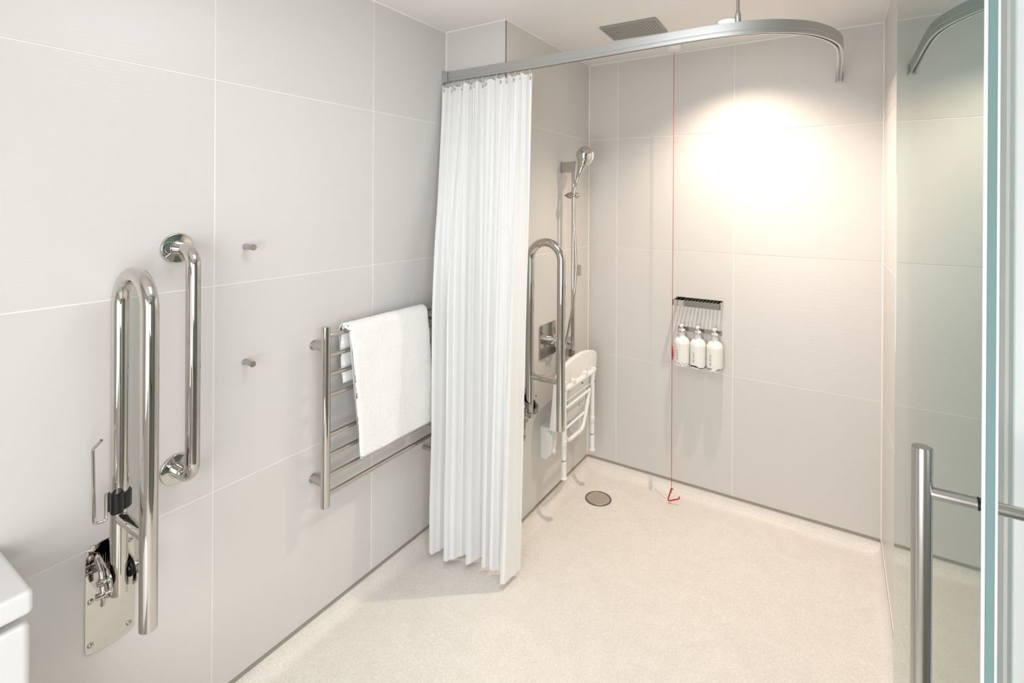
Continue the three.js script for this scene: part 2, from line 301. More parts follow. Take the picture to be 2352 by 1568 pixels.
// ------------------------------------------------------------------ sliding glass door
{
  const x0 = 1.337, x1 = 1.347, z0 = 0.9755, z1 = 1.9485, door = group('door_1');
  struct(door, 'frameless clear glass sliding door with steel bar handles');
  mesh('pane', box(x0, x1, 0.008, 2.13, z0, z1, 0.0012), M.glass, door, 'clear glass pane with green edges');
  mesh('edge', box(x0 + 0.0028, x1 + 0.0002, 0.009, 2.129, z1 + 0.0002, z1 + 0.0016), M.glassEdge, door, 'teal green polished glass edge');
  mesh('edge_glint', [box(x0 - 0.0008, x0 + 0.0026, 0.009, 2.129, z1 - 0.001, z1 + 0.0024, 0.0008), box(x1 + 0.0003, x1 + 0.0028, 0.009, 2.129, z1 - 0.001, z1 + 0.0024, 0.0008)], M.edgeGlint, door, 'pale strips standing in for bright reflections on the glass chamfers');  // bright chamfer reflections put in as pale strips either side of the edge
  mesh('track', [box(1.325, 1.373, 2.15, 2.19, 0.9, 2.9, 0.003)], M.aluminium, door);
  for (const z of [1.1, 1.82]) mesh('hanger', box(1.334, 1.35, 2.08, 2.16, z - 0.03, z + 0.03, 0.003), M.satin, door);
  for (const s of [-1, 1]) {
    const hx = s < 0 ? 1.2865 : 1.397, hz = 1.934, h = new THREE.Group(); h.name = 'handle'; door.add(h);
    mesh('bar', pin([hx, 0.50 + D, hz], [hx, 1.1594 + D, hz], 0.0102, 0.0012, 40), M.satin, h, 'brushed steel bar');
    for (const y of [1.108 + D, 0.56 + D]) {
      mesh('standoff', rod([hx, y, hz], [s < 0 ? x0 - 0.002 : x1 + 0.002, y, hz], 0.0068, 28), M.satin, h);
      mesh('washer', rod([s < 0 ? x0 - 0.0012 : x1, y, hz], [s < 0 ? x0 : x1 + 0.0012, y, hz], 0.0072, 28), M.rubber, h, 'black washer');
    }
  }
}

// ------------------------------------------------------------------ hinged drop-down grab rails
function dropRail(label, x, z, withRoll) {
  const t = thing('drop_down_grab_rail', label, 'grab rail', [x, D, z]);
  const r = 0.0186, rx = 0.052, fx = 0.207, top = 1.268;
  // one U-shaped tube: wall-side leg, bend, outer leg
  const arc = []; const R = (fx - rx) / 2;
  for (let k = 0; k <= 24; k++) { const a = Math.PI - Math.PI * k / 24; arc.push(V(rx + R + R * Math.cos(a), top - R + R * Math.sin(a), 0)); }
  const legs = [V(rx, 0.485, 0), V(rx, 0.75, 0), V(rx, 1.0, 0), ...arc, V(fx, 1.0, 0), V(fx, 0.75, 0), V(fx, 0.468, 0)];
  mesh('tube', sweep(legs, r, 40), M.chrome, t, 'polished steel U-shaped tube');
  mesh('end_cap', rod([fx, 0.4665, 0], [fx, 0.4685, 0], r - 0.0012, 32), M.chromeDull, t);
  mesh('crossbar', sweep([V(rx + 0.012, 0.672, 0), V(fx - 0.012, 0.672, 0)], 0.0135, 28), M.chrome, t);
  // wall plate
  const sh = new THREE.Shape(); const w = 0.051, y0 = 0.342, y1 = 0.6;
  sh.moveTo(-w, y0 + 0.012); sh.quadraticCurveTo(-w, y0, -w + 0.012, y0 - 0.002); sh.quadraticCurveTo(0, y0 - 0.012, w - 0.012, y0 - 0.002); sh.quadraticCurveTo(w, y0, w, y0 + 0.012); sh.lineTo(w, y1 - 0.02); sh.quadraticCurveTo(w, y1, w - 0.022, y1 + 0.001); sh.quadraticCurveTo(0, y1 + 0.006, -w + 0.022, y1 + 0.001); sh.quadraticCurveTo(-w, y1, -w, y1 - 0.02);
  mesh('wall_plate', ontoX(extrude(sh, 0.004, 0.0007)).translate(-0.0002, 0, 0), M.chrome, t, 'polished wall plate');
  for (const [sy, sz] of [[0.574, 0.04], [0.574, -0.042], [0.468, 0.04], [0.362, 0.04], [0.362, -0.04], [0.468, -0.042]])
    mesh('screw', new THREE.SphereGeometry(0.0068, 16, 8, 0, Math.PI * 2, 0, Math.PI / 2).scale(1, 0.6, 1).rotateZ(-Math.PI / 2).translate(0.0036, sy, sz), M.chromeDull, t);
  // hinge: two cheeks, pivot pin, friction washers, lock lever
  for (const s of [-1, 1]) {
    const c = new THREE.Shape(); c.moveTo(0, -0.045); c.lineTo(0.045, -0.042); c.absarc(0.05, -0.004, 0.034, -Math.PI / 2, Math.PI / 2); c.lineTo(0, 0.05);
    mesh('hinge_cheek', extrude(c, 0.004, 0.0006).translate(0.003, 0.53, s * 0.026 - 0.002), M.chrome, t);
    mesh('friction_washer', rod([rx, 0.531, s * 0.0235], [rx, 0.531, s * 0.0195], 0.019, 32), M.rubber, t, 'black friction washer');
  }
  mesh('pivot_pin', [rod([rx, 0.531, -0.040], [rx, 0.531, 0.044], 0.0065, 20), pin([rx, 0.531, 0.030], [rx, 0.531, 0.040], 0.0115, 0.002, 6), pin([rx, 0.531, -0.044], [rx, 0.531, -0.030], 0.0095, 0.003, 20)], M.chromeDull, t);
  mesh('lock_pin', [rod([0.062, 0.507, 0.018], [0.062, 0.507, 0.048], 0.005, 16), pin([0.062, 0.507, 0.03], [0.062, 0.507, 0.05], 0.0078, 0.002, 16)], M.chrome, t);
  mesh('lock_lever', sweep(fillet([V(0.02, 0.575, 0.034), V(0.045, 0.553, 0.034), V(0.066, 0.50, 0.036), V(0.062, 0.482, 0.036)], 0.012), 0.005, 14), M.chromeDull, t);
  if (withRoll) {
    mesh('collar', [lathe([[r + 0.0002, 0.0], [r + 0.006, 0.0], [r + 0.0062, 0.002], [r + 0.0062, 0.035], [r + 0.005, 0.037], [r + 0.0002, 0.037]], 36).translate(rx, 0.695, 0)], M.rubber, t, 'black clamp collar');
    mesh('clamp_block', pin([rx + 0.02, 0.692, 0.012], [rx + 0.02, 0.742, 0.012], 0.0135, 0.003, 24), M.rubber, t, 'black clamp block');
    const wx = 0.078;
    mesh('roll_holder', sweep(fillet([V(wx, 0.752, 0.036), V(wx, 0.688, 0.036), V(wx, 0.69, 0.018), V(wx - 0.006, 0.7, 0.07), V(wx - 0.03, 0.875, 0.075)].slice(0, 2).concat([V(wx - 0.002, 0.690, 0.058), V(wx - 0.012, 0.862, 0.058), V(wx + 0.002, 0.882, 0.046)]), [0.006, 0.008, 0.008]), 0.0036, 14), M.chrome, t, 'bent wire paper holder');
  }
  return t;
}
dropRail('polished steel hinged grab rail folded upright beside the toilet cistern, with wire paper holder', S, 2.158, true);
dropRail('polished steel hinged grab rail folded upright in the shower beside the curtain', 0, 0.745, false);

// ------------------------------------------------------------------ straight grab bar
{
  const z = 2.01, t = thing('grab_bar', 'polished steel vertical grab bar with round wall flanges', 'grab bar', [S, D, z]);
  const y0 = 0.707, y1 = 1.312, d = 0.092, r = 0.0178;
  mesh('tube', sweep(fillet([V(0.002, y0, 0), V(d, y0, 0), V(d, y1, 0), V(0.002, y1, 0)], 0.058, 20), r, 40), M.chrome, t);
  for (const y of [y0, y1]) {
    mesh('flange', lathe([[0.0001, 0], [0.0405, 0], [0.0412, 0.002], [0.0405, 0.0065], [0.038, 0.0085], [0.022, 0.0092], [0.0185, 0.013], [0.0001, 0.013]], 48).rotateZ(-Math.PI / 2).translate(0, y, 0), M.chrome, t);
    mesh('collar_ring', new THREE.TorusGeometry(0.0192, 0.0016, 10, 40).rotateY(Math.PI / 2).translate(0.0105, y, 0), M.chromeDull, t);
  }
}

// ------------------------------------------------------------------ robe pegs
for (const [y, z, l] of [[1.302 + D, 1.817, 'upper'], [0.95 + D, 1.817, 'lower']]) {
  const t = thing('robe_peg', `short chrome wall peg, the ${l} of the pair beside the grab bar`, 'peg', [S, y, z], 'pair of chrome wall pegs');
  mesh('base_ring', lathe([[0.0001, 0], [0.0095, 0], [0.0095, 0.004], [0.0085, 0.005], [0.0001, 0.005]], 28).rotateZ(-Math.PI / 2), M.chromeDull, t);
  mesh('stem', pin([0.004, 0, 0], [0.036, 0, 0], 0.0085, 0.001, 28), M.satin, t);
  mesh('tip', pin([0.037, 0, 0], [0.046, 0, 0], 0.0092, 0.0014, 28), M.chromeDull, t);
}

// ------------------------------------------------------------------ towel radiator and towel
{
  const t = thing('towel_radiator', 'polished steel ladder towel radiator on the tiled wall', 'towel radiator', [S, D, 0]);
  const x = 0.0665, zA = 1.574, zB = 1.014, r = 0.0158;
  for (const z of [zA, zB]) {
    mesh('upright', pin([x, 0.402, z], [x, 1.016, z], r, 0.004, 32), M.chrome, t);
    for (const y of [0.944, 0.483]) mesh('wall_mount', [rod([0.001, y, z], [x, y, z], 0.0145, 24), rod([0.0005, y, z], [0.006, y, z], 0.0165, 24)], M.satin, t);
  }
  for (const y of [0.9835, 0.915, 0.8495, 0.779, 0.643, 0.574, 0.505, 0.4435]) mesh('bar', rod([x, y, zB + 0.008], [x, y, zA - 0.008], 0.0078, 20), M.chrome, t);
  mesh('valve_tail', [rod([x, 0.36, zB], [x, 0.405, zB], 0.010, 20), rod([0.002, 0.366, zB], [x, 0.366, zB], 0.009, 20)], M.chromeDull, t);
}
{
  // folded towel: closed inverted-U profile swept along the bar, with rounded long edges
  const bx = S + 0.0665, by = 0.9835 + D, inner = 0.0095, th = 0.022, NZ = 90;
  const prof = [];   // [x, y] counter-clockwise, s = position around
  const front = 0.452, back = 0.178, N = 46;
  const outer = inner + th;
  for (let i = 0; i <= N; i++) { const k = i / N; prof.push([outer, -front + k * front, 'f']); }
  for (let i = 1; i < 16; i++) { const a = Math.PI * i / 16; prof.push([outer * Math.cos(a), outer * Math.sin(a) * 0.95, 't']); }
  for (let i = 0; i <= 20; i++) prof.push([-outer, -back * i / 20, 'b']);
  for (let i = 1; i < 6; i++) { const a = Math.PI * i / 6; prof.push([-(inner + th / 2) - th / 2 * Math.cos(a), -back - th / 2 * Math.sin(a), 'e']); }
  for (let i = 0; i <= 20; i++) prof.push([-inner, -back + back * i / 20, 'b']);
  for (let i = 1; i < 12; i++) { const a = Math.PI - Math.PI * i / 12; prof.push([inner * Math.cos(a), inner * Math.sin(a), 't']); }
  for (let i = 0; i <= N; i++) prof.push([inner, -front * i / N, 'f']);
  for (let i = 1; i < 6; i++) { const a = Math.PI * i / 6; prof.push([(inner + th / 2) - th / 2 * Math.cos(a), -front - th / 2 * Math.sin(a), 'e']); }
  const K = prof.length, pos = [], uv = [], idx = [];
  for (let j = 0; j <= NZ; j++) {
    const v = j / NZ, edge = Math.min(v, 1 - v) * 0.4, sq = edge < 0.011 ? Math.sqrt(Math.max(0, 1 - (1 - edge / 0.011) ** 2)) : 1;
    for (let i = 0; i < K; i++) {
      let [px, py, kind] = prof[i]; const rad = Math.hypot(px, Math.max(py, 0)), side = Math.sign(px) || 1;
      // squeeze the thickness to round the long edges
      const mid = inner + th / 2;
      if (py <= 0) px = side * (mid + (Math.abs(px) - mid) * (0.15 + 0.85 * sq)); else { const k = (mid + (rad - mid) * (0.15 + 0.85 * sq)) / rad; px *= k; py *= k; }
      const down = -Math.min(0, py), z0 = 1.092 - 0.065 * down, z1 = 1.492 - 0.088 * down + (px < 0 ? 0.012 : 0);
      let z = z0 + (z1 - z0) * v;
      const nx = noise.noise(z * 9, py * 7, side * 3), fine = noise.noise(z * 260, py * 260, side * 5 + px * 50) * 0.0007 + noise.noise(z * 90, py * 90, side * 9) * 0.0006;
      if (py <= 0) px += side * 0.0065 * Math.min(1, down * 12) * (side > 0 ? 1 : 0.5);
      if (py <= 0) px += (nx * 0.004 + 0.004 * Math.sin(down * 5)) * Math.min(1, down * 6) * (px > 0 ? 1 : 0.3) + side * fine; else { px += px / rad * fine; py += py / rad * fine + noise.noise(z * 12, 3, 1) * 0.0015; }
      py += -0.014 * (1 - v) * (kind === 'f' || kind === 'e' ? 0 : 0) + noise.noise(z * 14, 8.3, side) * 0.003 * Math.min(1, down * 4);
      z += noise.noise(py * 18, v > 0.5 ? 3.3 : 7.7, side) * 0.003;
      pos.push(bx + px, by + py, z); uv.push(z, i < K / 2 ? py : py + 0.7);
    }
  }
  for (let j = 0; j < NZ; j++) for (let i = 0; i < K; i++) { const a = j * K + i, b = j * K + (i + 1) % K, c = a + K, d = b + K; idx.push(a, c, b, b, c, d); }
  for (const [j, flip] of [[0, false], [NZ, true]]) { const tri = THREE.ShapeUtils.triangulateShape(prof.map(([x, y]) => new THREE.Vector2(x, y)), []); for (const [a, b, c] of tri) flip ? idx.push(j * K + a, j * K + b, j * K + c) : idx.push(j * K + a, j * K + c, j * K + b); }
  const g = new THREE.BufferGeometry(); g.setAttribute('position', new THREE.Float32BufferAttribute(pos, 3)); g.setAttribute('uv', new THREE.Float32BufferAttribute(uv, 2)); g.setIndex(idx); g.computeVertexNormals();
  tag(mesh('towel', g, M.terry), 'folded white terry towel hanging over the towel radiator', 'towel');
}

// ------------------------------------------------------------------ curtain rail
const RY = 1.99 + D;
{
  const t = thing('curtain_rail', 'curved grey aluminium curtain track around the shower', 'curtain rail');
  const pts = [[S + 0.002, 0.884], [-0.15, 0.884], [0.13, 0.889], [0.38, 0.899], [0.575, 0.909], [0.732, 0.9145], [0.86, 0.913], [0.938, 0.902], [1.0, 0.883], [1.06, 0.849], [1.118, 0.797], [1.153, 0.743], [1.183, 0.674], [1.203, 0.59], [1.2095, 0.46], [1.2085, 0.25], [1.2075, 0.003]];
  const cv = new THREE.CatmullRomCurve3(pts.map(([x, z]) => V(x, RY, z)), false, 'centripetal'), n = 150;
  const C = cv.getSpacedPoints(n);
  // channel profile (across, up): slotted underneath
  const w = 0.0105, hgt = 0.043, s = 0.0035;
  const prof = [[-s, 0], [-w + 0.001, 0], [-w, 0.001], [-w, 0.011], [-w + 0.0012, 0.0125], [-w + 0.0012, 0.0145], [-w, 0.016], [-w, hgt - 0.001], [-w + 0.001, hgt], [w - 0.001, hgt], [w, hgt - 0.001], [w, 0.016], [w - 0.0012, 0.0145], [w - 0.0012, 0.0125], [w, 0.011], [w, 0.001], [w - 0.001, 0], [s, 0], [s, 0.003], [w - 0.003, 0.003], [w - 0.003, 0.010], [-w + 0.003, 0.010], [-w + 0.003, 0.003], [-s, 0.003]];
  const pos = [], idx = [], uv = [], K = prof.length;
  C.forEach((c, i) => { const T = C[Math.min(n, i + 1)].clone().sub(C[Math.max(0, i - 1)]).normalize(), A = V(-T.z, 0, T.x); for (const [a, u] of prof) { pos.push(c.x + A.x * a, c.y + u, c.z + A.z * a); uv.push(i * 0.01, u + a); } });
  for (let i = 0; i < n; i++) for (let k = 0; k < K; k++) { const a = i * K + k, b = i * K + (k + 1) % K, c = a + K, d = b + K; idx.push(a, b, c, b, d, c); }
  const g = new THREE.BufferGeometry(); g.setAttribute('position', new THREE.Float32BufferAttribute(pos, 3)); g.setAttribute('uv', new THREE.Float32BufferAttribute(uv, 2)); g.setIndex(idx);
  mesh('track', toCreasedNormals(g, 0.5), M.aluminium, t);
  mesh('wall_bracket', [box(S, S + 0.004, RY - 0.012, RY + 0.05, 0.862, 0.908, 0.0015), box(S, S + 0.028, RY - 0.004, RY + 0.046, 0.8965, 0.9005, 0.001), box(S, S + 0.028, RY - 0.004, RY + 0.046, 0.874, 0.878, 0.001)], M.aluminium, t);
  mesh('wall_bracket', [box(1.194, 1.224, RY - 0.004, RY + 0.044, 0, 0.003, 0.001), box(1.1945, 1.197, RY - 0.006, RY + 0.03, 0, 0.03, 0.001), box(1.2195, 1.222, RY - 0.006, RY + 0.03, 0, 0.03, 0.001)], M.aluminium, t);
  const hx = 0.925, hz = 0.9035;
  mesh('hanger_rod', rod([hx, RY + 0.075, hz], [hx, H, hz], 0.0055, 20), M.satin, t);
  mesh('hanger_boss', lathe([[0.0001, 0.0], [0.0095, 0.0], [0.0098, 0.026], [0.007, 0.034], [0.0056, 0.04], [0.0001, 0.04]], 28).translate(hx, RY + 0.042, hz), M.aluminium, t);
  mesh('ceiling_rose', lathe([[0.0001, 0], [0.02, 0], [0.022, 0.006], [0.022, 0.0105], [0.0001, 0.0105]], 28).translate(hx, H - 0.0105, hz), M.aluminium, t);
}

// ------------------------------------------------------------------ shower curtain
{
  const t = thing('shower_curtain', 'white pleated shower curtain drawn together beside the towel radiator', 'shower curtain', [0, 0, 0]);
  const yTop = 1.966 + D, yBot = 0.027;
  // hem and header as control points [x, z]; fronts and backs of the folds
  const hem = [[-0.247, 1.045], [-0.243, 1.066], [-0.226, 1.078], [-0.214, 1.045], [-0.2065, 1.016], [-0.186, 1.03], [-0.170, 1.055], [-0.154, 1.076], [-0.140, 1.062], [-0.120, 1.03], [-0.1065, 1.0], [-0.088, 1.015], [-0.078, 1.03], [-0.063, 1.044], [-0.050, 1.01], [-0.039, 0.968], [-0.022, 0.985], [-0.008, 1.01], [0.003, 1.024], [0.014, 1.0], [0.022, 0.985], [0.027, 1.0], [0.033, 1.018], [0.050, 1.010], [0.066, 0.992], [0.078, 0.975], [0.09, 0.985], [0.099, 1.02], [0.109, 1.056], [0.124, 1.046], [0.1275, 0.99], [0.132, 0.945]];
  const n = hem.length, top = hem.map((_, i) => { const u = i / (n - 1); const x = -0.318 + u * 0.455 + Math.sin(i * 2.1) * 0.004, z = 0.902 + 0.014 * Math.sin(i * 1.55 + 0.8) + (i === n - 1 ? -0.004 : 0); return [x, z]; });
  const ch = new THREE.CatmullRomCurve3(hem.map(([x, z]) => V(x, 0, z)), false, 'catmullrom', 0.5), ct = new THREE.CatmullRomCurve3(top.map(([x, z]) => V(x, 0, z)), false, 'catmullrom', 0.5);
  const NU = 420, NV = 120, pos = [], uv = [], idx = [];
  const sm = (a) => { a = Math.max(0, Math.min(1, a)); return a * a * (3 - 2 * a); };
  const at = (u, v) => {
    const a = ct.getPoint(u), b = ch.getPoint(u), wl = 0.35 * Math.min(1, v / 0.48) + 0.65 * sm(v / 0.5), w0 = wl * (1 - u) + v * u, q = Math.pow(v, 0.8), w = w0 + (q - w0) * 0.0;
    const bulge = (1 - u) ** 5 * sm((v - 0.28) / 0.2) * (1 - sm((v - 0.72) / 0.2)), x = a.x + (b.x - a.x) * w + 0.046 * bulge, z = a.z + (b.z - a.z) * w + 0.04 * bulge;
    const crease = (Math.sin(u * 190 + Math.sin(v * 2 + u * 9) * 0.8) * 0.0042 + Math.sin(u * 431 + Math.sin(v * 3 + u * 17)) * 0.0013) * (0.7 + 0.3 * v) + noise.noise(u * 16, v * 2.2, 4.2) * 0.006 * Math.sin(Math.PI * Math.min(1, v * 1.3)) ;
    const gather = 0.004 * Math.sin(u * 14 * Math.PI * 2) * Math.exp(-v * 9);
    let zz = z + crease + gather; if (x < 0.01) zz = Math.max(zz, ZS + 0.006 + 0.001 * Math.sin(u * 50));
    const sag = 0.010 * (0.5 - 0.5 * Math.cos(u * 14 * Math.PI * 2)) * Math.exp(-v * 40);
    return V(x + noise.noise(u * 10, v * 1.5, 9) * 0.003 * v, yTop - sag - (yTop - yBot) * v - (v > 0.97 ? noise.noise(u * 12, 2, 2) * 0.006 : 0) + 0.010 * u * (1 - v), zz);
  };
  for (let j = 0; j <= NV; j++) for (let i = 0; i <= NU; i++) { const p = at(i / NU, j / NV); pos.push(p.x, p.y, p.z); uv.push(i / NU * 1.8, p.y); }
  for (let j = 0; j < NV; j++) for (let i = 0; i < NU; i++) { const a = j * (NU + 1) + i, b = a + NU + 1; idx.push(a, b, a + 1, b, b + 1, a + 1); }
  const g = new THREE.BufferGeometry(); g.setAttribute('position', new THREE.Float32BufferAttribute(pos, 3)); g.setAttribute('uv', new THREE.Float32BufferAttribute(uv, 2)); g.setIndex(idx); g.computeVertexNormals();
  mesh('fabric', g, M.curtain, t);
  for (let k = 0; k < 14; k++) {
    const u = Math.min(0.985, 0.02 + k / 13 * 0.96), p = at(u, 0.009), zr = 0.884 + 0.005 * u;
    mesh('eyelet', new THREE.TorusGeometry(0.0055, 0.0016, 8, 20).translate(p.x, p.y, p.z + 0.001), M.chromeDull, t);
    mesh('hook', sweep(fillet([V(p.x, p.y - 0.003, p.z + 0.004), V(p.x, p.y + 0.012, p.z + 0.004), V(p.x, RY - 0.004, zr), V(p.x, RY + 0.006, zr)], 0.004, 5), 0.0014, 8), M.clearPlastic, t, 'small white glider hook');
  }
}

// ------------------------------------------------------------------ rain shower head in the ceiling
{
  const t = thing('rain_shower_head', 'square perforated metal rain shower head set in the ceiling', 'shower head', [0.424, H, 0.472]);
  t.rotation.y = 0.03;
  const hw = 0.126, hd = 0.1;
  mesh('plate', new RoundedBoxGeometry(hw * 2, 0.006, hd * 2, 2, 0.0012).translate(0, -0.0045, 0), M.satinDark, t);
  mesh('recess_box', box(-hw + 0.01, hw - 0.01, -0.002, 0, -hd + 0.01, hd - 0.01), M.darkSlot, t);
  const list = []; for (let a = 0; a < 19; a++) for (let b = 0; b < 15; b++) list.push(new THREE.CylinderGeometry(0.0014, 0.0022, 0.0016, 7).rotateX(Math.PI).translate((a - 9) * 0.0125, -0.0082, (b - 7) * 0.0125));
  mesh('nozzles', list, std({ color: 0x6f6d69, roughness: 0.5 }), t, 'rows of grey rubber nozzles').userData.kind = 'stuff';
}

// ------------------------------------------------------------------ emergency pull cord
{
  const cx = 0.512, cz = 0.125, t = thing('pull_cord', 'red emergency pull cord with two triangular bangles hanging by the shelf', 'pull cord', [cx, 0, cz]);
  mesh('ceiling_switch', [lathe([[0.0001, 0], [0.03, 0], [0.036, 0.004], [0.04, 0.018], [0.04, 0.024], [0.0001, 0.024]], 36).translate(0, H - 0.024, 0), lathe([[0.0001, 0], [0.006, 0], [0.008, 0.008], [0.0001, 0.008]], 20).translate(0, H - 0.031, 0)], M.plastic, t, 'white ceiling switch');
  mesh('cord', sweep([V(0, H - 0.03, 0), V(0.001, 1.6, 0), V(-0.001, 0.9, 0), V(0, 0.055, 0)], 0.0013, 10), M.cord, t, 'thin red cord');
  const bangle = (y, a, pts) => { const P = pts.map(([x, yy]) => V(x * Math.cos(a), y + yy, -x * Math.sin(a))); return sweep(fillet(P, 0.007, 6), 0.0033, 12); };
  const tri = [[0.007, -0.002], [0.0, 0.003], [-0.015, -0.054], [-0.012, -0.063], [0.036, -0.044], [0.038, -0.033]];
  mesh('bangle', bangle(0.077, 0.25, tri), M.red, t, 'red plastic triangle');
  mesh('bangle', bangle(0.786, -1.22, [[0.0, 0.004], [-0.004, -0.052], [0.008, -0.062], [0.04, -0.03], [0.032, -0.012], [0.004, 0.004]]), M.red, t, 'red plastic triangle');
  mesh('knot', [new THREE.SphereGeometry(0.0042, 12, 10).translate(0, 0.075, 0), new THREE.SphereGeometry(0.0042, 12, 10).translate(0, 0.785, 0)].slice(0, 1), M.red, t);
  mesh('knot', new THREE.SphereGeometry(0.0042, 12, 10).translate(0, 0.785, 0), M.red, t);
}

// ------------------------------------------------------------------ wall shelf with three pump bottles
{
  const x0 = 0.5, x1 = 0.728, dep = 0.078, yt = 0.953 + D, t = thing('shower_shelf', 'chrome slotted basket shelf on the shower end wall', 'shelf', [0, 0, 0]);
  const hB = 0.03;
  mesh('rim', [box(x0, x1, yt - hB, yt, dep - 0.004, dep, 0.001), box(x0, x0 + 0.004, yt - hB, yt, 0.001, dep, 0.001), box(x1 - 0.004, x1, yt - hB, yt, 0.001, dep, 0.001), box(x0, x1, yt - hB, yt + 0.004, 0.0005, 0.004, 0.001)], M.chrome, t);
  for (let k = 0; k < 13; k++) { const x = x0 + 0.006 + k * (x1 - x0 - 0.012) / 12; mesh('slat', box(x - 0.0045, x + 0.0045, yt - hB, yt - hB + 0.003, 0.003, dep - 0.003), M.chrome, t); }
  // bottle bracket with three rings below the basket
  const yb = 0.792 + D;
  mesh('bracket_bar', [box(0.508, 0.724, yb - 0.008, yb + 0.014, 0.0005, 0.006, 0.001)], M.chrome, t);
  for (const [x] of [[0.541], [0.6195], [0.6985]]) mesh('bottle_ring', [lathe([[0.0155, -0.002], [0.020, -0.002], [0.020, 0.002], [0.0155, 0.002], [0.0155, -0.002]], 32).translate(x, yb, 0.05), box(x - 0.006, x + 0.006, yb - 0.002, yb + 0.002, 0.004, 0.032)], M.chrome, t);
}
const labelMap = (kind) => {
  const c = document.createElement('canvas'); c.width = 512; c.height = 512; const g = c.getContext('2d'), r = rng(500 + kind);
  g.fillStyle = '#f4f2ee'; g.fillRect(0, 0, 512, 512);
  // front of the bottle is the middle of the map; small upright print rendered as unreadable strokes
  g.fillStyle = '#77746f'; for (let i = 0; i < 16; i++) if (r() > 0.2) g.fillRect(208, 150 + i * 9, 9 + r() * 12, 5);
  g.fillStyle = '#595653'; for (let i = 0; i < 7; i++) if (r() > 0.15) g.fillRect(208, 318 + i * 9, 8 + r() * 12, 5);
  g.fillStyle = '#a8a5a2'; for (let i = 0; i < 4; i++) g.fillRect(216 + i * 14, 404, 9, 3);
  g.strokeStyle = g.fillStyle = '#34322f';
  if (kind === 0) for (let i = 0; i < 46; i++) { const x = i * 11 + r() * 5, y = 425 + r() * 48; g.beginPath(); g.lineWidth = 4 + r() * 4; g.moveTo(x, y); g.lineTo(x + (r() - 0.5) * 14, y + 8 + r() * 14); g.stroke(); }
  if (kind === 1) { g.beginPath(); for (let x = 0; x <= 512; x += 8) g.lineTo(x, 458 - 22 * Math.sin(x * 0.036) - 6 * Math.sin(x * 0.11)); for (let x = 512; x >= 0; x -= 8) g.lineTo(x, 484 - 12 * Math.sin(x * 0.036)); g.fill(); }
  if (kind === 2) for (let i = 0; i < 34; i++) { const x = i * 15; if (Math.sin(i * 0.7) < -0.6) continue; g.beginPath(); g.lineWidth = 7; g.moveTo(x, 486 + r() * 6); g.lineTo(x + 20 + r() * 8, 428 + r() * 12); g.stroke(); }
  const t = new THREE.CanvasTexture(c); t.colorSpace = THREE.SRGBColorSpace; return t;
};
const bottleLabels = ['white pump bottle printed with scattered dark flecks, beside the red cord', 'white pump bottle with a dark wavy band, between the other two', 'white pump bottle printed with slanting dark strokes round its foot'];
[0.541, 0.6195, 0.6985].forEach((x, k) => {
  const t = thing('pump_bottle', bottleLabels[k], 'bottle', [x, 0.622 + D, 0.05], 'pump bottles under the shower shelf');
  const R = 0.0385, body = lathe([[0.0001, 0], [R - 0.004, 0], [R - 0.001, 0.0015], [R, 0.005], [R, 0.112]], 56);
  { const p = body.attributes.position, u = body.attributes.uv; for (let i = 0; i < p.count; i++) u.setY(i, p.getY(i) / 0.112); }
  const b = mesh('body', body, std({ map: labelMap(k), roughness: 0.3 }), t); b.rotation.y = Math.PI + 0.12;
  mesh('shoulder', lathe([[R, 0.112], [R - 0.0015, 0.121], [R - 0.006, 0.1305], [R - 0.013, 0.138], [0.0185, 0.143], [0.0148, 0.147], [0.0145, 0.166], [0.0001, 0.166]], 56), M.bottle, t);
  mesh('pump', [lathe([[0.0001, 0.166], [0.0152, 0.166], [0.0155, 0.178], [0.013, 0.181], [0.005, 0.182], [0.0045, 0.196], [0.0105, 0.197], [0.0112, 0.206], [0.0001, 0.208]], 32), box(-0.0045, 0.0045, 0.1975, 0.2055, 0, 0.032, 0.002)], M.bottle, t, 'white pump top');
});

// ------------------------------------------------------------------ slide bar, hand shower
{
  const z = 0.345, bx = 0.071, t = thing('slide_bar', 'chrome vertical slide bar on the shower wall', 'slide bar', [0, D, z]);
  mesh('bar', pin([bx, 0.655, 0], [bx, 1.651, 0], 0.0105, 0.001, 28), M.chrome, t);
  mesh('wall_bracket', box(0, bx + 0.004, 1.594, 1.648, -0.012, 0.012, 0.002), M.chromeDull, t);
  mesh('wall_bracket', box(0, bx + 0.004, 0.658, 0.70, -0.012, 0.012, 0.002), M.chromeDull, t);
  mesh('hose_guide', box(bx + 0.014, bx + 0.038, 1.072, 1.126, -0.016, 0.0, 0.002), M.chromeDull, t);
  mesh('slider', [new THREE.SphereGeometry(1, 28, 18).scale(0.04, 0.0175, 0.016).translate(bx - 0.006, 1.477, 0), rod([bx - 0.052, 1.477, 0], [bx - 0.04, 1.477, 0], 0.004, 12), new THREE.TorusGeometry(0.0165, 0.0052, 14, 32).rotateX(Math.PI / 2).scale(1, 1.7, 1).translate(0.0905, 1.477, 0.033)], M.chromeDull, t);
}
